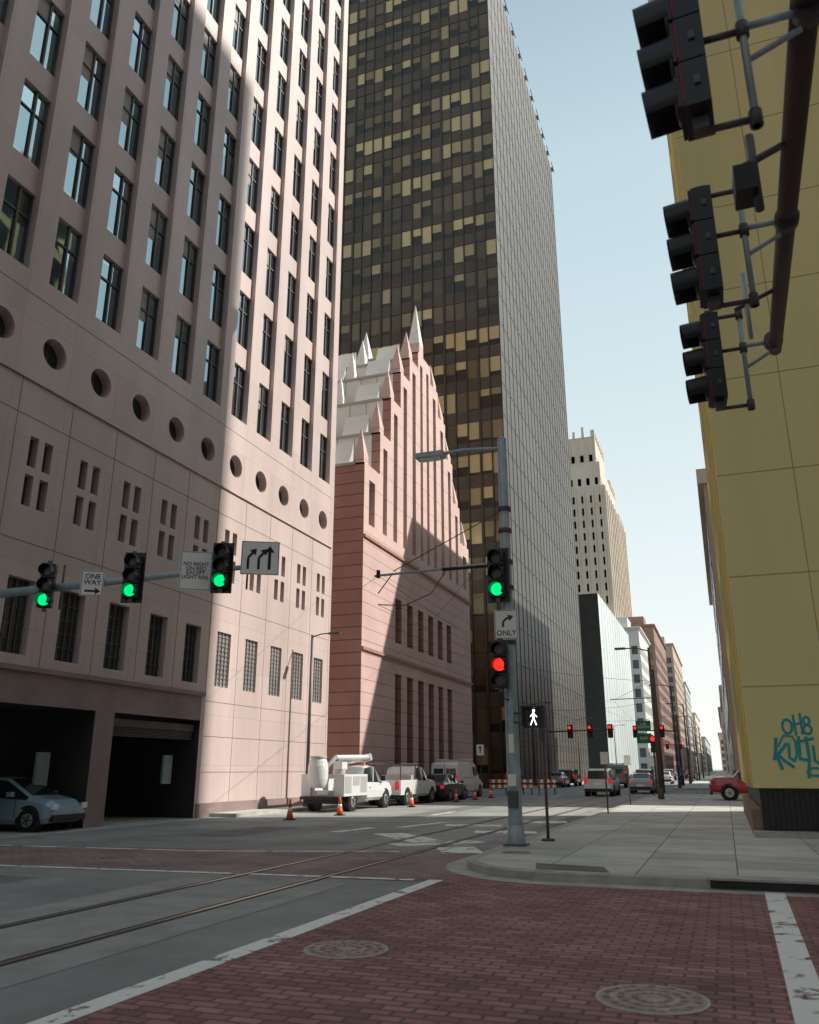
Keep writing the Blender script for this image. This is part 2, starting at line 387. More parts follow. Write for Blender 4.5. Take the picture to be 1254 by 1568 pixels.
facade(b,(X0,0,0),(0,1,0),us,zs,cC,pink)
for cc in cs:
    lit=cc>27.2; dd=.10 if lit else .25
    for dy in (-.25,0,.25): b.box(X0-dd,X0-dd+.05,cc+dy-.02,cc+dy+.02,4.8,6.95,lglass if lit else galvd)
    for k in range(1,(12 if lit else 5)):
        st_=2.15/(12 if lit else 5); b.box(X0-dd,X0-dd+.04,cc-.5,cc+.5,4.8+k*st_-.012,4.8+k*st_+.012,lglass if lit else galvd)
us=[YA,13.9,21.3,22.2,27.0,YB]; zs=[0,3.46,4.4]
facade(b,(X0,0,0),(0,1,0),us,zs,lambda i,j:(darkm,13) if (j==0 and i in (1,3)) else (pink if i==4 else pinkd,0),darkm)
b.box(X0,X0+.07,YA,YB,12.86,12.94,pink)
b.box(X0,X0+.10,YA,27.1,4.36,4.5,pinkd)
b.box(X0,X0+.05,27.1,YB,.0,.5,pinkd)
b.box(X0,X0+.006,YA,YB,12.83,12.858,pinkj)
for k,cc in enumerate(cs):
    e=cc+P/2
    b.box(X0,X0+.004,e-.014,e+.014,4.5,12.83,pinkj)
    if e>27.3: b.box(X0,X0+.004,e-.014,e+.014,.5,4.5,pinkj)
for z in (8.0,11.75): b.box(X0,X0+.0045,YA,YB,z-.013,z+.013,pinkj)
for z in (1.6,2.9,4.2): b.box(X0,X0+.0045,27.3,YB,z-.013,z+.013,pinkj)
b.box(X0,X0+.0045,YA,YB,15.587,15.613,pinkj)
b.box(-52,X0-.6,YA+.3,YB-.3,4.6,ztop,pink)
b.box(-52,X0-.001,YB-.001,YB+.2,0,ztop,pink); b.box(-52,X0-.001,YA-.2,YA+.001,0,ztop,pink)
b.box(X0-12.9,X0-.05,21.31,22.19,0,3.5,darkm)
for (x,y) in ((-21,16),(-22,18.8),(-24,20),(-21.5,24.5)): b.box(x-.6,x+.6,y-.06,y+.06,3.3,3.36,lwhite)
b.box(X0-.3,X0-.2,22.25,26.95,3.05,3.3,galvd)
for k in range(6): b.box(X0-.29,X0-.25,22.3,26.9,2.75+k*.05,2.78+k*.05,galvd)
for k in range(5): b.cyl((X0-3-k*2,24.6,0),(X0-3-k*2,24.6,3.4),.12,.12,curbm)
b.box(X0-.9,X0-.8,26.1,26.6,1.2,2.2,galv); b.box(X0-1.2,X0-1.1,20.3,20.8,1.2,2.2,galv)
b.obj('pink_granite_tower')

# ------------------------------------------------------------------ stepped gable building
b=MB(); HY0=42.0
seg=[(42,44.4,19.3),(44.4,46.2,22.2),(46.2,48.0,25.4),(48.0,49.8,28.2),(49.8,51.6,30.2),(51.6,54.4,31.6)]
full=seg+[(106-b2,106-a2,h) for a2,b2,h in reversed(seg[:-1])]
HY1=full[-1][1]
b.box(-48,X0-.6,HY0,HY1,0,14.8,redstone)
b.box(X0-.6,X0-.001,HY0,HY0+.6,0,14.8,redstone); b.box(X0-.6,X0-.001,HY1-.6,HY1,0,14.8,redstone)
for (a,c2,h) in full:
    b.box(-48,X0-.6,a+.001,c2-.001,14.8,19.2,redstone)
    if h>19.4:
        b.box(-48,X0-.6,a+.001,c2-.001,19.2,h-.1,roofm)
        x=X0-1.8
        while x>-46:
            for ye in (a-.012,c2+.0): b.box(x-.03,x+.03,ye,ye+.012,19.2,h-.1,roofj)
            x-=1.2
    b.box(X0-.6,X0-.0005,a,a+.02,14.8,h,redstone); b.box(X0-.6,X0-.0005,c2-.02,c2,14.8,h,redstone)
    b.box(X0-.6,X0-.001,a,c2,h-.12,h,roofm)
    b.box(-48,X0-.62,a-.12,c2+.12,h-.1,h+.06,roofj)
    n=1 if c2-a<2.6 else 2; w=(c2-a)/n
    us=[a]
    for k in range(n): us+=[a+w*k+w*.31,a+w*k+w*.69]
    us.append(c2)
    facade(b,(X0,0,0),(0,1,0),us,[14.8,15.6,h-.9,h],lambda i,j:(dglass if (i%2==1 and j==1) else redrib,.5 if (i%2==1 and j==1) else 0),redrib)
    mid=53.0
    ye = a+.45 if (a+c2)/2<mid else c2-.45
    if h>31: continue
    x=X0-.45; k=0
    while x>-46:
        mm_=roofm if k else redrib
        b.box(x-.35,x+.35,ye-.35,ye+.35,h-.1,h+.55,mm_)
        b.pyramid(x,ye,h+.55,.7,1.9,mm_)
        sx=x-1.75; sgn=1 if ye<mid else -1
        pts=[(ye-sgn*.35+sgn*1.2*t, h+.07+1.9*(t**2.4)) for t in (0,.3,.5,.7,.85,1)]
        for q0,q1 in zip(pts[:-1],pts[1:]):
            b.face([(sx-.85,q0[0],q0[1]),(sx+.85,q0[0],q0[1]),(sx+.85,q1[0],q1[1]),(sx-.85,q1[0],q1[1])],roofm,True)
        for sxx in (sx-.85,sx+.85):
            b.face([(sxx,pts[0][0],h-.1)]+[(sxx,q[0],q[1]) for q in pts]+[(sxx,pts[-1][0],h-.1)],roofj)
        x-=3.5; k+=1
b.box(X0-.95,X0-.05,52.0,52.9,31.6,32.6,redrib); b.pyramid(X0-.5,52.45,32.6,.9,3.6,roofm)
for x in (-23,-27.5,-32): b.box(x-.4,x+.4,52,52.8,31.6,32.4,roofm); b.pyramid(x,52.4,32.4,.8,2.2,roofm)
us=[HY0,47.0]
for k in range(6): us+=[47.2+2.1*k,48.3+2.1*k]
us+=[HY1]
facade(b,(X0,0,0),(0,1,0),us,[0,.4,7.3,9.2,12.0,14.8],lambda i,j:(dglass,.45) if (i>=2 and i%2==0 and i<=12 and j in(1,3)) else (redrib2,0),redstone)
for k in range(6):
    y=47.75+2.1*k
    for zz in (2.6,4.9): b.box(X0-.44,X0-.38,y-.55,y+.55,zz-.05,zz+.05,bronzem)
    b.box(X0-.44,X0-.36,y-.03,y+.03,.4,7.3,bronzem); b.box(X0-.44,X0-.36,y-.03,y+.03,9.2,12,bronzem)
for z in (8.2,14.75): b.box(X0,X0+.12,HY0,HY1,z-.1,z+.08,redstone)
b.obj('stepped_gable_building')

# ------------------------------------------------------------------ dark bronze skyscraper
b=MB(); TY=78.4; TH=105.5; TX0=-60.0
nb=32; bw=(X0-TX0)/nb
us=[TX0]
for k in range(nb): us+=[TX0+bw*k+(.20 if k%3==0 else .06),TX0+bw*(k+1)-.06]
us.append(X0)
zs=[0.0]; z=.0
while z+3.75<TH: zs+=[z+1.35,z+3.70]; z+=3.75
zs.append(TH)
def cT(i,j):
    if i%2==1 and j%2==1: return (tglass,.16)
    if i%2==1: return (bronze,.10)
    return (bronzem,0)
facade(b,(0,TY,0),(1,0,0),us,zs,cT,bronzem)
b.face([(X0,TY,0),(X0,124,0),(X0,124,TH),(X0,TY,TH)],tside)
b.face([(X0,124,0),(X0-2.5,130,0),(X0-2.5,130,TH),(X0,124,TH)],tsided)
b.box(TX0,X0-2.6,TY+.4,130,0,TH-.1,bronze)
b.box(TX0,X0-.05,TY+.05,124,TH-.3,TH,bronze)
for k in range(11):
    y=TY+2+k*4.4; b.box(X0-.3,X0+.25,y,y+.12,TH,TH+.9,galvd); b.box(X0+.15,X0+.25,y-1.4,y+1.4,TH+.8,TH+.95,galvd)
for k in range(24): b.box(X0,X0+.05,TY+1.95*k+.01,TY+1.95*k+.07,0,TH,tsided)
for k in range(28): b.box(X0,X0+.03,TY,124,3.75*k+.5,3.75*k+.62,tsided)
b.obj('bronze_glass_skyscraper')

# ------------------------------------------------------------------ generic city building
def building(name,x0,x1,y0,y1,h,wall,glass,fl=3.8,bay=3.0,wr=.55,hr=.6,base=0,faces='XY',cornice=True,dep=.3,mb=None):
    b=mb or MB()
    def F(org,ud,L):
        nb=max(1,round(L/bay)); w=L/nb; us=[0]
        for k in range(nb): us+=[w*k+w*(1-wr)/2,w*k+w*(1+wr)/2]
        us.append(L); nf=max(1,int((h-base-1.5)/fl)); zs=[base]
        for k in range(nf): zs+=[base+fl*k+fl*(1-hr)*.6,base+fl*k+fl*(1-hr)*.6+fl*hr]
        zs.append(h)
        facade(b,org,ud,us,zs,lambda i,j:(glass,dep) if i%2==1 and j%2==1 else (wall,0),wall)
    if 'X' in faces: F((x1,y0,0),(0,1,0),y1-y0)
    if 'Y' in faces: F((x0,y0,0),(1,0,0),x1-x0)
    if 'W' in faces: F((x0,y1,0),(0,-1,0),y1-y0)
    if 'N' in faces: F((x1,y1,0),(-1,0,0),x1-x0)
    b.box(x0+.4,x1-.4,y0+.4,y1-.4,base,h-.05,wall)
    if cornice:
        b.box(x0-.3,x1+.3,y0-.3,y1+.3,h-.02,h+.8,wall); b.box(x0-.6,x1+.6,y0-.6,y1+.6,h+.3,h+.7,wall)
        b.box(x0+2,x1-3,y0+3,min(y1-3,y0+12),h+.8,h+4,wall)
    else: b.box(x0,x1,y0,y1,h-.02,h+.3,wall)
    if mb is None: b.obj(name)
beige=M('limestone',(.60,.52,.43),var=.12,scale=.1); tan=M('tan_brick',(.46,.36,.29),var=.12,scale=.1)
tealg=M('pale_teal_glass',(.60,.67,.66),rough=.4,metal=0,var=.10,scale=.08); greyc=M('grey_concrete',(.46,.46,.44),var=.1,scale=.1)
brownb=M('brown_brick',(.27,.18,.15),var=.15,scale=.1); whitec=M('white_concrete',(.66,.66,.62),var=.1,scale=.1)
b=MB()
facade(b,(X0,147,0),(0,1,0),rng(0,52,26),rng(0,32,8),lambda i,j:(tealg,.0),tealg)
b.box(-50,X0-.05,147,199,0,31.9,M('slab_edge',(.05,.06,.06)))
for k in range(14): b.box(X0,X0+.05,147+4*k-.03,147+4*k+.03,0,32,whitec)
b.obj('teal_glass_building')
b=MB(); gx=-25.8
def deco(x0,x1,y0,y1,h,base=0): building('',x0,x1,y0,y1,h,beige,farglass,fl=3.9,bay=2.6,wr=.40,hr=.6,base=base,mb=b,cornice=False,dep=.4)
deco(-60,gx,240,297,84); deco(-55,gx-1.0,241,280,92,84); deco(-50,gx-2.2,242,265,101,92)
for k in range(8): b.box(gx-3.2-k*2.8,gx-2.4-k*2.8,241.8,242.8,101,103.4+(k%2)*1.3,beige)
for k in range(7): b.box(gx-2.8,gx-2.0,242+k*3.6,243+k*3.6,101,103.5,beige)
for k in range(8): b.box(gx-1.6,gx-.8,266+k*2,266.8+k*2,92,94.5,beige)
for k in range(8): b.box(gx-.6,gx+.05,280+k*2.2,281+k*2.2,84,86.5,beige)
for k in range(12): b.box(gx,gx+.4,240+k*5,241.2+k*5,0,84,beige)
for k in range(12): b.box(gx-1.2-k*2.6,gx-.8-k*2.6,239.6,240,0,84,beige); b.box(gx-2.4-k*2.6,gx-2.0-k*2.6,241.6,242,92,101,beige)
b.obj('art_deco_tower')
building('tan_office_building',-50,X0,229,262,38,whitec,farglass)
building('brown_brick_building',-50,X0+1,275,335,46,brownb,farglass,bay=4)
building('tan_brick_building',-50,X0+3,350,430,50,tan,farglass,bay=4)
building('concrete_office_building',-50,X0+3,450,520,44,greyc,farglass,bay=4)
building('concrete_office_building',-50,X0+4,540,640,34,beige,farglass,bay=5)
building('brown_brick_building',-50,X0+6,660,900,24,greyc,farglass,bay=6)
# ------------------------------------------------------------------ right-hand side
b=MB(); yx=.6; yy=23.0; YH=38.0; YE=36.4; XE=56
b.box(yx,XE,yy,YE,1.26,YH,yellow)
b.box(yx+.12,XE-.2,yy+.15,YE-.1,.1,1.26,corr)
for k in range(60): b.box(yx+.2+k*.12,yx+.26+k*.12,yy+.11,yy+.15,.22,1.25,corr)
b.box(yx-.12,XE,yy-.28,yy+.2,.13,.27,curbm)
b.box(yx-.12,yx+.14,yy+.2,YE,.13,.75,brownl)
zz=3.72
while zz<YH:
    b.box(yx,XE,yy-.004,yy,zz-.014,zz+.014,yellowj); zz+=2.88
for k in range(8):
    x=2.55+2.6*k; b.box(x-.012,x+.012,yy-.0045,yy,1.26,YH,yellowj)
for f in range(10):
    for k in range(3): b.box(yx-.006,yx,24.6+3.9*k,27.8+3.9*k,3.0+f*3.5,5.6+f*3.5,dglass)  # added window strips, there to darken reflections in the pink tower's panes
for k in range(4): b.box(yx-.07,yx-.0065,23.9+3.9*k,24.3+3.9*k,1.26,YH,yellow)
b.cyl((yx-.12,yy+.6,1.3),(yx-.12,yy+.6,37),.05,.05,yellow)
b.box(yx-.25,XE+.2,yy-.25,YE+.2,YH,YH+.8,yellow)
off=[.0052]
def stroke(pts,w):
    for a,c2 in zip(pts[:-1],pts[1:]):
        a=Vector((a[0],0,a[1])); e=Vector((c2[0],0,c2[1])); dd=(e-a).normalized(); n=Vector((-dd.z,0,dd.x))*w/2; a=a-dd*w*.4; e=e+dd*w*.4
        off[0]+=.0002; y=Vector((0,yy-off[0],0)); b.face([a-n+y,e-n+y,e+n+y,a+n+y],tealpaint)
def ell(cx,cz,rx,rz,a0=0,a1=360,n=12): return [(cx+rx*math.cos(math.radians(a0+(a1-a0)*i/n)),cz+rz*math.sin(math.radians(a0+(a1-a0)*i/n))) for i in range(n+1)]
stroke(ell(1.54,2.72,.11,.17),.06); stroke([(1.70,2.98),(1.72,2.52)],.06); stroke([(1.70,2.76),(1.86,2.80)],.055); stroke([(1.86,3.02),(1.87,2.54)],.06)
stroke(ell(1.99,2.85,.07,.09),.055); stroke(ell(1.99,2.64,.09,.11),.055)
stroke([(1.24,2.42),(1.20,2.1),(1.30,1.72)],.08); stroke([(1.46,2.30),(1.25,2.05),(1.38,1.9),(1.56,1.76)],.075)
stroke([(1.52,2.3),(1.50,1.98),(1.60,1.90),(1.68,2.05),(1.68,2.34)],.065); stroke([(1.76,2.46),(1.74,1.95),(1.88,1.92)],.07)
stroke([(1.70,2.34),(2.08,2.42)],.065); stroke([(1.93,2.44),(1.94,1.95),(1.88,1.52)],.075); stroke([(2.06,2.24),(2.06,1.9),(2.15,1.84),(2.22,1.95),(2.24,2.28),(2.26,1.8)],.065)
stroke(ell(2.04,1.64,.18,.09,20,330),.055); stroke([(1.28,2.25),(1.42,2.5),(1.62,2.48),(1.75,2.2)],.045); stroke([(1.15,1.95),(1.2,2.1)],.07)
b.obj('yellow_stucco_building')
b=MB()
building('',2.2,45,60,108.7,37,tan,dglass,faces='XYW',mb=b,cornice=False); b.box(.6,2.2,60,108.7,0,21.5,tan); b.box(.2,2.3,59.7,109,21.5,22.6,beige)
for k in range(10):
    for f in range(5): b.box(.55,.6,62+k*4.6,64.4+k*4.6,1.5+f*4,4+f*4,dglass)
b.obj('tan_cornice_building')
building('low_brick_building',2,40,150,210,18,brownb,farglass,faces='XYW')
building('low_brick_building',1,40,232,330,22,greyc,farglass,faces='XYW')
building('concrete_office_building',0,40,345,520,24,tan,farglass,faces='XYW')
building('concrete_office_building',-2,40,540,900,22,beige,farglass,faces='XYW')
building('unseen_shade_tower',60,92,12,64.9,106.5,brownb,dglass,faces='WY',bay=4,cornice=False)  # added out of view to cast the shadow on the pink facade
building('unseen_shade_tower',8,80,-72,-14,95,brownb,dglass,faces='NW',bay=4)  # unseen, added behind the camera to cut sky light and fill reflections
building('unseen_shade_building',-80,-24,-75,-14,100,tan,dglass,faces='NX',wr=.7,bay=4)  # another unseen added block, darkens the street canyon and shows in reflections
building('concrete_office_building',100,140,-70,4,70,greyc,dglass,faces='W',bay=5)  # added beyond view to hold back sky light down the cross street

# ------------------------------------------------------------------ signals, poles, signs
def text(parent,s,loc,size,mat,rot=(math.pi/2,0,0),name='lettering'):
    cu=bpy.data.curves.new(name,'FONT'); cu.body=s; cu.size=size; cu.align_x='CENTER'; cu.align_y='CENTER'; cu.extrude=.001; cu.space_line=.85; cu.offset=size*.012
    o=bpy.data.objects.new(name,cu); S.collection.objects.link(o); o.data.materials.append(mat); o.location=loc; o.rotation_euler=rot; o.parent=parent; return o
def head(loc,rz,lit=2,color=None,name='traffic_light',plate=False,edge=False,sc=1.0,vis=.235):
    m=MB()
    for k in range(3):
        z=.355-.355*k
        m.box(-.165,.165,-.10,.07,z-.172,z+.172,black)
        m.box(-.16,.16,-.125,-.101,z-.16,z+.16,black)
        mat = color if k==lit and color else loff
        m.cyl((0,-.128,z),(0,-.150,z),.145,.12,mat,20)
        m.cyl((0,-.125,z),(0,-.125-vis,z-.02),.155,.15,black,18,arc=(-2.2,2.2),up=Vector((0,0,1)))
        m.cyl((0,-.125,z),(0,-.125-vis,z-.02),.148,.143,black,18,arc=(-2.2,2.2),up=Vector((0,0,1)))
        m.box(.165,.18,-.02,.02,z-.03,z+.03,galvd)
        if edge: m.box(.166,.170,-.10,-.085,z-.15,z+.15,redtrim)
    m.box(-.05,.05,-.06,.04,.53,.62,galvd); m.box(-.05,.05,-.06,.04,-.62,-.53,galvd)
    if plate: m.box(-.25,.25,.075,.085,-.62,.62,black)
    o=m.obj(name,loc,rz,bevel=.012); o.scale=(sc,)*3; return o
def arrow(mb,pts,w,y,mat):
    o=[0]
    for a,c2 in zip(pts[:-1],pts[1:]):
        a=Vector((a[0],0,a[1])); e=Vector((c2[0],0,c2[1])); dd=(e-a).normalized(); n=Vector((-dd.z,0,dd.x))*w/2; o[0]+=.0004; Yv=Vector((0,y-o[0],0))
        mb.face([a-n+Yv,e-n+Yv,e+n+Yv,a+n+Yv],mat)
    dd=(Vector((pts[-1][0],0,pts[-1][1]))-Vector((pts[-2][0],0,pts[-2][1]))).normalized(); n=Vector((-dd.z,0,dd.x)); t=Vector((pts[-1][0],y-.004,pts[-1][1]))
    mb.face([t-n*w*1.6,t+n*w*1.6,t+dd*w*2.4],mat)
def sign(loc,w,h,rz=0,txt=None,size=.14,draw=None,mat=None,tm=None,tz=0):
    m=MB(); m.box(-w/2,w/2,-.004,.004,-h/2,h/2,mat or signw)
    if mat is None:
        q=.012
        for bx in ((-w/2+q,w/2-q,h/2-2*q,h/2-q),(-w/2+q,w/2-q,-h/2+q,-h/2+2*q)): m.box(bx[0],bx[1],-.006,-.0045,bx[2],bx[3],black)
        for bx in ((-w/2+q,-w/2+2*q),(w/2-2*q,w/2-q)): m.box(bx[0],bx[1],-.006,-.0045,-h/2+2*q,h/2-2*q,black)
    m.box(-.04,.04,.005,.07,-h*.3,h*.3,galv)
    if draw: draw(m)
    o=m.obj('traffic_sign',loc,rz)
    if txt: text(o,txt,(0,-.008,tz),size,tm or black)
    return o
m=MB()
ap=[(.86,-6.2,5.2),(.84,-3,5.55),(.84,1,5.75),(.86,4,5.78),(.9,8.15,5.72)]
rr=[.13,.115,.095,.08,.062]
for i in range(4): m.cyl(ap[i],ap[i+1],rr[i],rr[i+1],brownp,18)
m.cyl((.86,-6.2,.13),(.86,-6.2,7.5),.17,.12,galv,20); m.cyl((.86,-6.2,.13),(.86,-6.2,.35),.27,.24,galv,8)
HD=((8.0,.33,.05),(6.0,.30,.0),(4.05,.255,-.06))
for (hy,hx,_) in HD:
    px=hx+.27
    m.cyl((px,hy,5.05),(px,hy,6.2),.022,.022,galv,10)
    for z in (5.10,5.72,6.10):
        m.cyl((hx+.02,hy,z),(px+.02,hy,z),.02,.02,galvd,8); m.cyl((px,hy-.0,z-.05),(px,hy,z+.05),.036,.036,galvd,10)
    m.cyl((px,hy,5.5),(.82,hy,5.62),.018,.018,galv,8); m.cyl((px,hy,5.74),(.88,hy,5.74),.022,.022,galv,8)
    m.cyl((.88,hy-.05,5.745),(.88,hy+.05,5.745),.09,.09,galvd,14)
m.cyl((.6,5.1,5.85),(.6,5.1,5.25),.03,.03,galvd,8); m.cyl((.88,5.1,5.75),(.5,5.1,5.6),.025,.025,galvd,8); m.box(.46,.60,4.98,5.2,5.35,5.55,black)
m.cyl((.6,7.0,5.3),(.6,7.0,5.95),.02,.02,galv,8); m.cyl((.88,7.0,5.75),(.5,7.0,5.6),.02,.02,galvd,8)
m.obj('traffic_signal_mast')
for (hy,hx,rz_) in HD: head((hx,hy,5.64),-math.pi/2+rz_,0,None,edge=True,sc=.88,vis=.21)
m=MB(); px,py=-4.42,18.6
m.box(px-.24,px+.24,py-.24,py+.24,.134,.17,galvd); m.cyl((px,py,.17),(px,py,.55),.22,.17,galv,8)
m.cyl((px,py,.5),(px,py,9.6),.155,.11,galv,20)
m.cyl((px,py,9.6),(px,py,9.66),.12,.05,galv,14)
m.tube([(px,py,9.35),(px-1.0,py,9.45),(px-1.6,py,9.42)],.045,galv)
m.box(px-2.25,px-1.5,py-.16,py+.16,9.33,9.47,galv); m.box(px-2.15,px-1.6,py-.12,py+.12,9.29,9.33,signw)
m.cyl((px,py,6.42),(px-3.4,py,6.36),.035,.03,galv,10); m.cyl((px,py,7.75),(px-2.9,py,6.44),.013,.013,galvd,8)
m.cyl((px-.45,py,6.38),(px-1.6,py,6.38),.045,.045,black,10); m.cyl((px-2.9,py,6.4),(px-3.3,py,5.9),.015,.015,galvd,8)
m.tube([(px-1.5,py,6.36),(px-1.9,py,5.8),(px-2.6,py,5.55),(px-3.3,py,5.62)],.014,galvd)
for z in (5.8,6.42,7.2,7.75,4.5): m.cyl((px,py,z-.05),(px,py,z+.05),.165,.165,galvd,16)
m.cyl((px-3.3,py,6.3),(px-3.3,py,6.5),.05,.05,black,10)
m.box(px-.1,px+.12,py-.24,py-.14,.9,1.25,galvd); m.box(px-.09,px+.09,py-.2,py-.155,1.35,1.6,signw); m.box(px-.05,px+.07,py-.2,py-.15,2.05,2.45,signw)
for z in (6.1,5.6,4.1,3.2): m.cyl((px,py,z),(px-.05,py-.3,z),.025,.025,galvd,8)
m.obj('traffic_signal_pole',bevel=.006)
head((px-.12,py-.38,6.05),0.05,2,lgreen,plate=True,sc=1.05)
head((px-.12,py-.38,3.95),.05,1,lred,sc=.98)
sign((px+.02,py-.30,4.88),.54,.68,.1,'ONLY',.17,lambda mm: arrow(mm,[(-.07,-.06),(-.07,.06),(0,.13),(.06,.15)],.05,-.007,black),tz=-.20)
m=MB(); m.box(-.22,.22,-.1,.12,-.23,.23,black); m.box(-.26,.26,-.26,-.1,.20,.24,black); m.box(-.25,-.21,-.24,-.1,-.2,.22,black); m.box(.21,.25,-.24,-.1,-.2,.22,black)
m.cyl((0.01,-.101,.14),(0.01,-.108,.14),.03,.03,lwhite,12)
man=[((0,.10),(0,-.02),.045),((0,.09),(.08,.0),.018),((0,.09),(-.07,.01),.018),((0,-.01),(.06,-.17),.025),((0,-.01),(-.07,-.17),.025)]
for i,(a,e,w) in enumerate(man):
    a=Vector((a[0],-.104-.0005*i,a[1])); e=Vector((e[0],-.104-.0005*i,e[1])); dd=(e-a).normalized(); n=Vector((-dd.z,0,dd.x))*w/2; m.face([a-n,e-n,e+n,a+n],lwhite)
m.cyl((-.22,0,.1),(-.5,.05,.1),.02,.02,galvd,8); m.cyl((-.22,0,-.1),(-.5,.05,-.1),.02,.02,galvd,8)
m.obj('pedestrian_signal',(px+.55,py-.15,2.8),bevel=.008)
m=MB(); m.cyl((0,0,.0),(0,0,2.6),.035,.035,galvd,10); m.cyl((0,0,0),(0,0,.05),.16,.14,brownp,14); m.box(-.05,.05,-.05,-.035,2.2,2.6,galvd); m.obj('sign_post',(-4.0,20.0,.134))
m=MB(); A=Vector((-17.35,14.5,5.65)); B=Vector((-9.85,16.75,6.4))
m.cyl((A.x,A.y,0),(A.x,A.y,7.6),.17,.12,galv,20); m.cyl(A,B,.12,.055,galv,16)
dirn=(B-A).normalized(); rzL=math.atan2(dirn.y,dirn.x)
def on(t): return A+(B-A)*t
for t in (.36,.585,.86,.94):
    q=on(t); m.cyl(q-Vector((0,0,.55)),q+Vector((0,0,.55)),.025,.025,galvd,8)
m.obj('traffic_signal_mast')
def at(t,dz=0,fy=-.22):
    q=on(t); return (q.x,q.y+fy,q.z+dz)
head(at(.335),.45,2,lgreen); head(at(.60),.42,2,lgreen,plate=True); head(at(.875),.40,2,lgreen,plate=True)
sign(at(.475,-.05),.52,.62,rzL+.28,'ONE\nWAY',.17,lambda mm: arrow(mm,[(-.16,-.19),(.08,-.19)],.05,-.007,black),tz=.09)
sign(at(.795,-.02),.74,.94,rzL+.3,'NO RIGHT\nON RED\nEXCEPT\nLIGHT RAIL',.125,tz=.0)
sign(at(.992,.12),.90,.82,rzL+.2,None,.1,lambda mm:(arrow(mm,[(-.28,-.28),(-.28,.0),(-.18,.12)],.06,-.007,black),arrow(mm,[(-.03,-.28),(-.03,0),(.07,.12)],.06,-.007,black),arrow(mm,[(.22,-.28),(.22,.14)],.07,-.007,black)))
m=MB(); m.cyl((0,0,.0),(0,0,7.6),.09,.055,galvd,12); m.cyl((0,0,0),(0,0,.5),.16,.13,galvd,10); m.tube([(0,0,7.5),(.5,0,7.62),(1.0,0,7.62)],.03,galvd); m.box(.9,1.45,-.12,.12,7.56,7.66,galvd)
m.obj('street_lamp',(-17.6,34.4,.134))
def lamp(x,y,h,side,name='street_lamp'):
    m=MB(); m.cyl((0,0,0),(0,0,h),.11,.06,brownp,12); m.cyl((0,0,0),(0,0,.6),.18,.15,brownp,10)
    m.tube([(0,0,h-.2),(side*.7,0,h),(side*1.4,0,h)],.035,brownp); m.box(min(side*1.3,side*1.9),max(side*1.3,side*1.9),-.12,.12,h-.05,h+.06,galvd)
    m.obj(name,(x,y,.134))
lamp(-3.5,49.3,8.3,-1); lamp(-4.0,80,9,-1); lamp(-4.0,104,9,-1); lamp(-4,130,9,-1); lamp(-17.8,84,8,1); lamp(-17.8,112,8,1); lamp(-17.8,152,9,1); lamp(-4,165,9,-1)
def farmast(x,y,L,z,n,col):
    m=MB(); m.cyl((0,0,0),(0,0,z+1.6),.15,.1,galvd,12); m.cyl((0,0,z),(L,0,z+.15),.08,.05,galvd,10); m.obj('traffic_signal_mast',(x,y,.1))
    for k in range(n): head((x+L*(.35+.6*k/max(1,n-1)) if n>1 else x+L*.9,y-.15,z+.1),0,0,col,plate=True)
farmast(-15.6,80,6.2,5.0,3,lred); farmast(-4.3,92,-4.5,5.4,2,lred); farmast(-4.2,147,-7,5.4,3,lred); farmast(-4.2,230,-7,5.4,3,lred)
m=MB(); m.cyl((0,0,0),(0,0,3.2),.06,.06,galvd,10); m.obj('sign_post',(-4.4,59,.134)); head((-4.4,58.85,3.3),0,0,lred)
sign((-7.7,91.7,6.1),1.5,1.0,0,'I-45\nSOUTH',.36,mat=signg,tm=signw); sign((-7.7,91.7,4.8),1.5,1.0,0,'EXIT',.4,mat=signg,tm=signw)
sign((-16.0,57.5,3.0),.55,.75,0,None,.1,lambda mm:arrow(mm,[(0,-.2),(0,.1)],.08,-.007,black))
m=MB(); m.cyl((0,0,0),(0,0,3.4),.035,.035,galvd,8); m.obj('sign_post',(-16.0,57.56,.0))
for yq in (33,41,55):
    m=MB(); m.cyl((0,0,0),(0,0,2.2),.03,.03,galvd,8); m.box(-.15,.15,-.03,-.02,1.75,2.2,signw); m.obj('sign_post',(-4.3,yq,.134))
for yq in (62.5,118,176):
    m=MB(); m.cyl((0,0,0),(0,0,8.5),.13,.09,brownp,12); m.cyl((0,0,6.5),(-3.2,0,6.45),.035,.03,galvd,8); m.cyl((0,0,7.8),(-2.7,0,6.5),.012,.012,galvd,6); m.obj('catenary_pole',(-4.25,yq,.13))
# construction barricades near the far corner
for (bx_,by_) in ((-13.6,60.2),(-12.0,60.4),(-15.2,59.2)):
    m=MB()
    for s in (-1,1):
        m.cyl((s*.55,-.25,0),(s*.55,0,1.05),.025,.025,galvd,6); m.cyl((s*.55,.25,0),(s*.55,0,1.05),.025,.025,galvd,6)
    for zz_ in (.45,.8):
        for k in range(6): m.box(-.65+k*.217,-.65+(k+1)*.217-.002,-.13,-.10,zz_,zz_+.22,orange if k%2==0 else signw)
    m.obj('construction_barricade',(bx_,by_,0))
m=MB()
def wire(a,e,sag,r=.006,n=16):
    a=Vector(a); e=Vector(e); pts=[a.lerp(e,i/n)-Z*sag*4*(i/n)*(1-i/n) for i in range(n+1)]; m.tube(pts,r,black,5)
wire((-7.72,18.6,5.62),(-7.1,62.5,5.5),.1); wire((-7.72,18.6,6.36),(-7.1,62.5,6.4),.7); wire((-7.1,62.5,5.5),(-7.1,118,5.5),.1); wire((-7.1,62.5,6.4),(-7.1,118,6.4),1); wire((-7.1,118,6.4),(-7.1,176,6.4),1,.01)
wire((-18.3,36.9,10.2),(-7.72,18.6,6.36),.3)
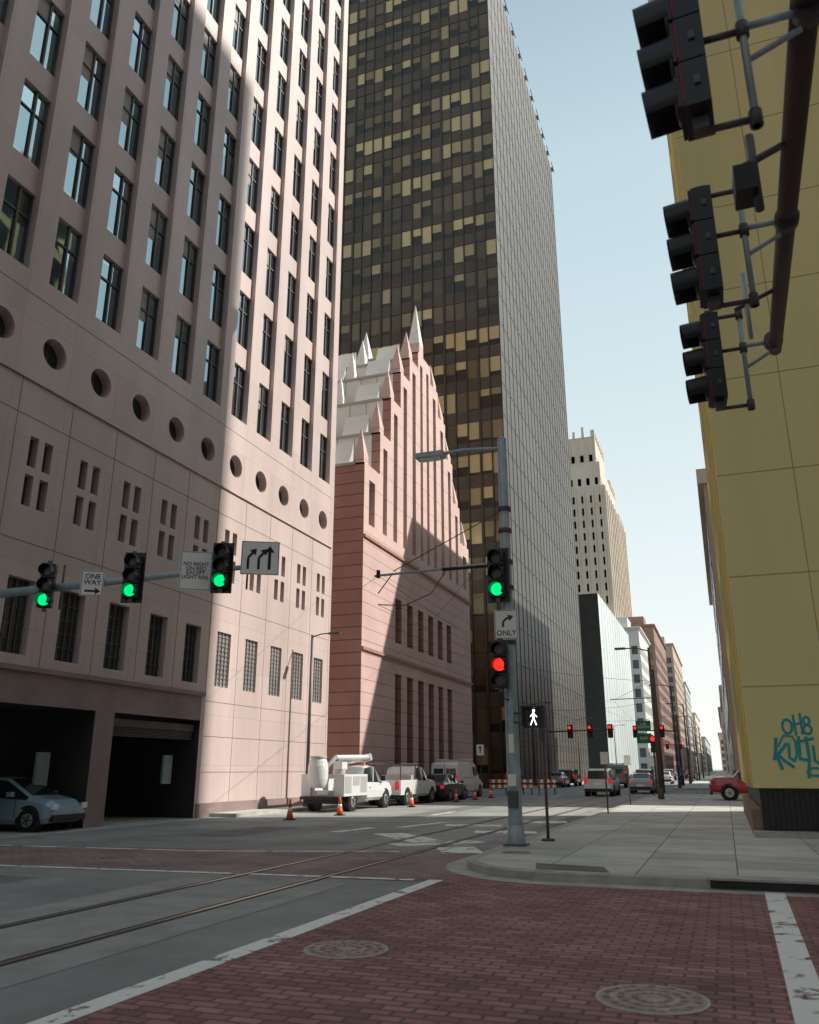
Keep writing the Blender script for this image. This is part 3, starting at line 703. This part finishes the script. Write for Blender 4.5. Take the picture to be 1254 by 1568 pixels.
wire((-18.3,58,10),(-4.25,62.5,7.8),.4,.012); wire((-18.3,47,8.4),(-4.42,18.6,7.2),.3,.008); wire((-17.8,84,7.5),(-4.0,80,8),.5,.014); wire((-17.8,112,8),(-4,104,8),.5,.016)
m.obj('overhead_wires')

# ------------------------------------------------------------------ vehicles (local +Y = front)
def loft(mb,st,body,side=True):
    rings=[]
    for (y,zl,zb,zt,w,wt) in st:
        h=[(w*.88,zl),(w,zl+.13),(w*1.01,(zl+zb)/2+.05),(w*.96,zb),(wt,zt-min(.06,(zt-zb)*.4)),(wt*.82,zt)]
        rings.append([(x,y,z) for x,z in h]+[(-x,y,z) for x,z in reversed(h)])
    n=12
    for a,c2,sa,sb in zip(rings[:-1],rings[1:],st[:-1],st[1:]):
        ta=sa[3]-sa[2]; tb=sb[3]-sb[2]
        for i in range(n):
            j=(i+1)%n; mat=body
            if i in (3,7) and ta>.28 and tb>.28 and side: mat=carglass
            if i==5 and abs(sa[3]-sb[3])>.28: mat=carglass
            if i in (3,7) and (ta>.28)!=(tb>.28): mat=carglass if side else body
            mb.face([a[i],a[j],c2[j],c2[i]],mat,i not in (11,) and mat is body)
    mb.face(rings[0][::-1],body); mb.face(rings[-1],body)
def wheels(mb,ys,w,r):
    for y in ys:
        for s in (-1,1):
            mb.cyl((s*(w-.3),y,r+.02),(s*(w+.005),y,r+.02),r+.07,r+.07,black,20)
            mb.cyl((s*(w-.22),y,r),(s*(w+.015),y,r),r,r,rubber,22); mb.cyl((s*(w+.0),y,r),(s*(w+.022),y,r),r*.62,r*.58,hub,14)
            for k in range(5):
                a=k*1.2566; mb.cyl((s*(w+.023),y,r),(s*(w+.024),y+r*.5*math.cos(a),r+r*.5*math.sin(a)),.02,.02,black,5)
def lights(mb,yr,yf,w,zr,zf,hr=.16):
    for s in (-1,1):
        x=s*(w-.14); mb.box(x-.11,x+.11,yr-.02,yr+.05,zr-hr,zr+hr,tail); mb.box(x-.14,x+.1,yf-.06,yf+.01,zf-.08,zf+.08,headl)
    mb.box(-.26,.26,yr-.025,yr,zr-.28,zr-.13,signw); mb.box(-w*.95,w*.95,yr-.05,yr+.1,.32,.5,black); mb.box(-w*.9,w*.9,yf-.1,yf+.04,.28,.46,black)
def vehicle(kind,loc,hd,body,name,scale=1):
    m=MB()
    if kind=='sedan':
        st=[(-2.25,.35,.72,.86,.78,.70),(-2.12,.25,.88,1.02,.87,.74),(-1.5,.22,.92,1.08,.9,.72),(-.95,.2,.93,1.40,.9,.62),(-.2,.2,.92,1.46,.9,.64),(.4,.2,.90,1.38,.9,.62),(1.1,.2,.88,.98,.9,.74),(1.85,.22,.78,.88,.88,.7),(2.2,.3,.6,.72,.76,.6)]
        loft(m,st,body); wheels(m,(-1.35,1.38),.9,.32); lights(m,-2.24,2.2,.86,.78,.66,.09)
        for s in (-1,1): m.box(s*.80-.06,s*.80+.06,-.29,-.21,.9,1.36,body)
    elif kind=='hatch':
        st=[(-2.0,.35,.85,.98,.80,.72),(-1.9,.25,.95,1.30,.86,.66),(-1.4,.2,.95,1.44,.88,.64),(-.4,.2,.93,1.50,.89,.64),(.3,.2,.9,1.44,.89,.62),(1.15,.2,.86,.98,.88,.74),(1.75,.22,.74,.86,.85,.68),(2.02,.3,.56,.68,.72,.55)]
        loft(m,st,body); wheels(m,(-1.25,1.28),.88,.32); lights(m,-2.0,2.0,.84,.85,.68,.12)
        for s in (-1,1): m.box(s*.80-.07,s*.80+.07,-.44,-.36,.9,1.4,body)
    elif kind=='suv':
        st=[(-2.3,.4,.95,1.10,.88,.80),(-2.15,.32,1.05,1.62,.93,.74),(-1.5,.28,1.05,1.74,.95,.72),(-.3,.28,1.05,1.77,.95,.72),(.5,.28,1.03,1.70,.95,.70),(1.15,.28,1.0,1.13,.95,.82),(2.0,.3,.92,1.05,.92,.78),(2.32,.38,.72,.86,.82,.7)]
        loft(m,st,body); wheels(m,(-1.4,1.42),.95,.37); lights(m,-2.28,2.3,.92,1.0,.82,.2)
        for y in (-1.3,-.35):
            for s in (-1,1): m.box(s*.84-.08,s*.84+.06,y-.05,y+.05,1.05,1.68,body)
    elif kind=='van':
        st=[(-2.7,.4,1.25,1.95,.92,.85),(-2.6,.35,1.28,2.12,.96,.82),(-.5,.32,1.28,2.18,.97,.82),(1.1,.32,1.25,2.12,.97,.80),(1.3,.32,1.22,2.02,.97,.78),(2.1,.32,1.05,1.2,.95,.82),(2.6,.34,.85,1.0,.9,.76),(2.75,.4,.7,.8,.82,.7)]
        loft(m,st,body,side=False); wheels(m,(-1.6,1.75),.97,.36); lights(m,-2.68,2.72,.92,1.1,.8,.22)
        for s in (-1,1):
            m.box(s*.40-.3,s*.40+.3,-2.72,-2.66,1.3,1.75,carglass); m.box(s*.90-.05,s*.90+.05,.45,1.15,1.32,1.85,carglass); m.box(s*.925-.02,s*.925+.02,-1.9,.2,1.2,1.22,black)
        m.box(-.01,.01,-2.73,-2.68,.55,2.0,black)
        for k in (-1.8,-.6,.6): m.box(-.75,.75,k-.03,k+.03,2.2,2.26,psilver)
        for s in (-1,1): m.box(s*.7-.03,s*.7+.03,-2.2,.9,2.18,2.3,psilver)
    elif kind in ('pickup','utility'):
        st=[(-.35,.4,1.15,1.55,.95,.78),(-.25,.38,1.16,1.80,.97,.76),(.4,.38,1.15,1.88,.97,.75),(1.0,.38,1.13,1.82,.97,.74),(1.55,.38,1.1,1.22,.97,.85),(2.5,.4,1.05,1.18,.95,.82),(2.8,.45,.85,1.0,.88,.76)]
        loft(m,st,body); wheels(m,(-1.9,1.85),.97,.39)
        for s in (-1,1): m.box(s*.86-.08,s*.86+.07,.35,.43,1.15,1.8,body); m.box(s*1.05-.1,s*1.05+.1,1.25,1.33,1.2,1.42,black); m.box(s*.98-.01,s*.98+.01,-.1,-.0,.9,.95,black)
        lights(m,-2.85,2.8,.9,.95,.88,.2)
        m.box(-.7,.7,2.78,2.84,.62,.85,black)
        if kind=='pickup':
            m.box(-.97,-.85,-2.85,-.36,.5,1.2,body); m.box(.85,.97,-2.85,-.36,.5,1.2,body); m.box(-.85,.85,-2.85,-2.75,.5,1.19,body); m.box(-.85,.85,-2.75,-.36,.5,.7,black)
            if body is pwhite:
                m.box(-.8,.8,-.95,-.45,.7,1.42,psilver)
                for y in (-2.6,-.5):
                    for s in (-1,1): m.box(s*.86-.03,s*.86+.03,y-.03,y+.03,1.2,1.9,galvd)
                    m.box(-.9,.9,y-.03,y+.03,1.88,1.95,galvd)
                for s in (-1,1): m.box(s*.88-.02,s*.88+.02,-2.6,.6,1.95,1.99,galvd)
        else:
            m.box(-1.0,-.55,-2.9,-.42,.62,1.5,body); m.box(.55,1.0,-2.9,-.42,.62,1.5,body); m.box(-.55,.55,-2.85,-.42,.6,.85,psilver)
            for s in (-1,1):
                for y in (-2.5,-1.65,-.85): m.box(s*1.0-.012,s*1.0+.012,y-.34,y+.34,1.05 if y==-1.65 else .75,1.42,psilver)
            m.cyl((0,-1.2,.8),(0,-1.2,1.75),.28,.24,psilver,18); m.box(-.22,.22,-1.45,-.9,1.7,2.05,body)
            m.cyl((0,-1.2,2.0),(0,1.3,2.16),.13,.11,body,14); m.cyl((.3,1.3,2.26),(.3,-2.3,2.2),.11,.09,body,14); m.cyl((-.1,1.3,2.16),(.42,1.3,2.26),.17,.17,psilver,16)
            for i_ in range(7):
                za=.95+1.25*i_/7; zb_=.95+1.25*(i_+1)/7
                fa=.44*(1-(abs(2*i_/7-1))**3*.35); fb=.44*(1-(abs(2*(i_+1)/7-1))**3*.35)
                m.cyl((-.3,-2.75,za),(-.3,-2.75,zb_),fa,fb,body,22,caps=(i_ in(0,6)))
            m.cyl((-.3,-2.75,2.15),(-.3,-2.75,2.24),.36,.36,psilver,22); m.cyl((.3,-2.3,2.2),(.0,-2.7,1.7),.08,.08,psilver,12)
            m.box(-.9,.9,-3.2,-2.9,.5,.62,black)
            for s in (-1,1): m.box(s*.45-.05,s*.45+.05,.3,.5,1.88,2.0,orange)
    if kind in('sedan','hatch','suv'):
        for s in (-1,1): m.box(s*.98-.08,s*.98+.08,.62,.78,.95,1.08,body)
        wd=.905 if kind!='suv' else .955
        for s in (-1,1):
            for y in (-.9,-.05,.85): m.box(s*wd-.006,s*wd+.006,y-.008,y+.008,.4,.88,black)
            m.box(s*(wd+.01)-.006,s*(wd+.01)+.006,-2*.3,-.42,.78,.82,black)
    o=m.obj(name,loc,hd,bevel=.012); o.scale=(scale,)*3; return o
vehicle('utility',(-16.0,35.6,0),0,pwhite,'utility_truck')
vehicle('pickup',(-15.9,42.0,0),0,pwhite,'pickup_truck')
vehicle('sedan',(-15.5,47.4,0),0,pblack,'parked_car')
vehicle('van',(-16.1,52.4,0),0,pwhite,'parked_van')
vehicle('suv',(-8.0,59.5,0),0,pwhite,'suv')
vehicle('van',(-10.2,88,0),0,pgrey,'box_van')
vehicle('suv',(-8.4,98,0),0,pblack,'suv')
vehicle('sedan',(-6.0,67,0),0,psilver,'car')
vehicle('sedan',(-7.2,112,0),0,pwhite,'car'); vehicle('sedan',(-11.5,125,0),0,pgrey,'car'); vehicle('suv',(-9,150,0),0,pblue,'suv'); vehicle('sedan',(-6.5,170,0),0,pred,'car')
vehicle('hatch',(-20.1,20.1,0),-math.pi/2+.12,pblue,'hatchback_car')
vehicle('pickup',(1.9,49.4,.13),math.pi/2,pred,'pickup_truck')
vehicle('sedan',(-15.9,86,0),0,pgrey,'parked_car'); vehicle('suv',(-15.9,93,0),0,pblack,'parked_car')
def cone(x,y):
    m=MB(); m.box(-.17,.17,-.17,.17,0,.04,black); m.cyl((0,0,.04),(0,0,.30),.13,.085,orange,16); m.cyl((0,0,.30),(0,0,.42),.086,.066,signw,16); m.cyl((0,0,.42),(0,0,.70),.065,.025,orange,16)
    m.obj('traffic_cone',(x,y,0))
for x,y in ((-14.6,27.3),(-14.2,30.6),(-14.1,38.4),(-14,45.2),(-13.9,48.6),(-13.9,52.2),(-13.8,56.8),(-16.6,58.5)): cone(x,y)

# ------------------------------------------------------------------ pedestrians
shirt1=M('orange_vest',(.7,.16,.04)); shirt2=M('blue_shirt',(.10,.16,.3)); trouser=M('dark_trousers',(.04,.045,.06)); skinm=M('skin',(.42,.26,.19)); hair=M('hair',(.03,.02,.015))
def person(x,y,rz,shirt,z=.134):
    root=bpy.data.objects.new('pedestrian',None); S.collection.objects.link(root); root.location=(x,y,z); root.rotation_euler=(0,0,rz)
    def skin(name,vs,es,mat,root_i=0):
        me=bpy.data.meshes.new(name); me.from_pydata([v[:3] for v in vs],es,[]); o=bpy.data.objects.new(name,me); S.collection.objects.link(o)
        md=o.modifiers.new('skin','SKIN'); md.use_smooth_shade=True
        for i,v in enumerate(vs): me.skin_vertices[0].data[i].radius=(v[3],v[3]); me.skin_vertices[0].data[i].use_root=(i==root_i)
        ss=o.modifiers.new('sub','SUBSURF'); ss.levels=1; ss.render_levels=2; o.data.materials.append(mat); o.parent=root
    skin('legs',[(0,0,.95,.15),(.10,0,.88,.11),(.11,-.16,.5,.075),(.11,-.12,.1,.05),(.11,-.28,.04,.045),(-.10,0,.88,.11),(-.11,.12,.5,.075),(-.11,.32,.14,.05),(-.11,.22,.04,.045)],[(0,1),(1,2),(2,3),(3,4),(0,5),(5,6),(6,7),(7,8)],trouser)
    skin('torso',[(0,0,.98,.14),(0,0,1.2,.14),(0,0,1.4,.15),(0,0,1.5,.07),(.2,0,1.42,.065),(.26,.10,1.15,.048),(.25,.0,.95,.04),(-.2,0,1.42,.065),(-.26,-.1,1.15,.048),(-.25,-.2,.97,.04)],[(0,1),(1,2),(2,3),(2,4),(4,5),(5,6),(2,7),(7,8),(8,9)],shirt)
    skin('head',[(0,0,1.5,.05),(0,-.01,1.58,.065),(0,-.01,1.67,.095),(0,0,1.75,.075)],[(0,1),(1,2),(2,3)],skinm)
    skin('hair',[(0,.025,1.66,.085),(0,.015,1.74,.088),(0,0,1.79,.05)],[(0,1),(1,2)],hair)
    skin('hands',[(.25,-.01,.93,.035),(.25,-.03,.83,.022)],[(0,1)],skinm); skin('hands',[(-.25,-.22,.95,.035),(-.25,-.24,.85,.022)],[(0,1)],skinm)
person(-14.9,61.2,math.pi,shirt1,0); person(-14.2,61.9,.6,shirt2,0); person(-4.1,88,0,shirt2)

# ------------------------------------------------------------------ light
EL=math.radians(40); AZ=math.radians(25.5)
w=bpy.data.worlds.new('World'); S.world=w; w.use_nodes=True; n=w.node_tree.nodes; l=w.node_tree.links
sk=n.new('ShaderNodeTexSky'); sk.sky_type='NISHITA'; sk.sun_disc=False; sk.sun_elevation=EL; sk.sun_rotation=math.pi/2-AZ; sk.dust_density=1.4; sk.air_density=1.0; sk.ozone_density=.8
tc=n.new('ShaderNodeTexCoord'); sp=n.new('ShaderNodeSeparateXYZ'); l.new(tc.outputs['Generated'],sp.inputs[0])
fr=n.new('ShaderNodeValToRGB'); fr.color_ramp.elements[0].position=0; fr.color_ramp.elements[0].color=(.92,.92,.92,1); fr.color_ramp.elements[1].position=.95; fr.color_ramp.elements[1].color=(.2,.2,.2,1)
e=fr.color_ramp.elements.new(.65); e.color=(.8,.8,.8,1)
l.new(sp.outputs[2],fr.inputs[0])
hz=n.new('ShaderNodeValToRGB'); hz.color_ramp.elements[0].color=(.94,.93,.90,1); hz.color_ramp.elements[1].position=.8; hz.color_ramp.elements[1].color=(.50,.66,.71,1)
e=hz.color_ramp.elements.new(.18); e.color=(.82,.88,.87,1)
e=hz.color_ramp.elements.new(.5); e.color=(.62,.76,.79,1)
l.new(sp.outputs[2],hz.inputs[0])
sc=n.new('ShaderNodeVectorMath'); sc.operation='SCALE'; sc.inputs['Scale'].default_value=8.4; l.new(hz.outputs[0],sc.inputs[0])
mx=n.new('ShaderNodeMixRGB'); l.new(fr.outputs[0],mx.inputs[0]); l.new(sk.outputs[0],mx.inputs[1]); l.new(sc.outputs[0],mx.inputs[2])
l.new(mx.outputs[0], n['Background'].inputs[0]); n['Background'].inputs[1].default_value=.135
sd=bpy.data.lights.new('sun','SUN'); sd.energy=5; sd.angle=math.radians(.5); sd.color=(1,.95,.86)
so=bpy.data.objects.new('sun',sd); S.collection.objects.link(so)
dv=-Vector((math.cos(AZ)*math.cos(EL),math.sin(AZ)*math.cos(EL),math.sin(EL))); so.rotation_euler=dv.to_track_quat('-Z','Y').to_euler()
# ------------------------------------------------------------------ camera
cd=bpy.data.cameras.new('camera'); co=bpy.data.objects.new('camera',cd); S.collection.objects.link(co); S.camera=co
cd.sensor_fit='VERTICAL'; cd.sensor_height=36; cd.lens=1250/1568*36; cd.clip_start=.05; cd.clip_end=8000
yaw=math.radians(20.3); pitch=math.radians(17.5)
co.location=(0,0,1.7); co.rotation_euler=(math.pi/2+pitch,0,yaw)
cd.dof.use_dof=True; cd.dof.focus_distance=30; cd.dof.aperture_fstop=2.5
S.view_settings.view_transform='Standard'; S.view_settings.look='None'; S.view_settings.exposure=0
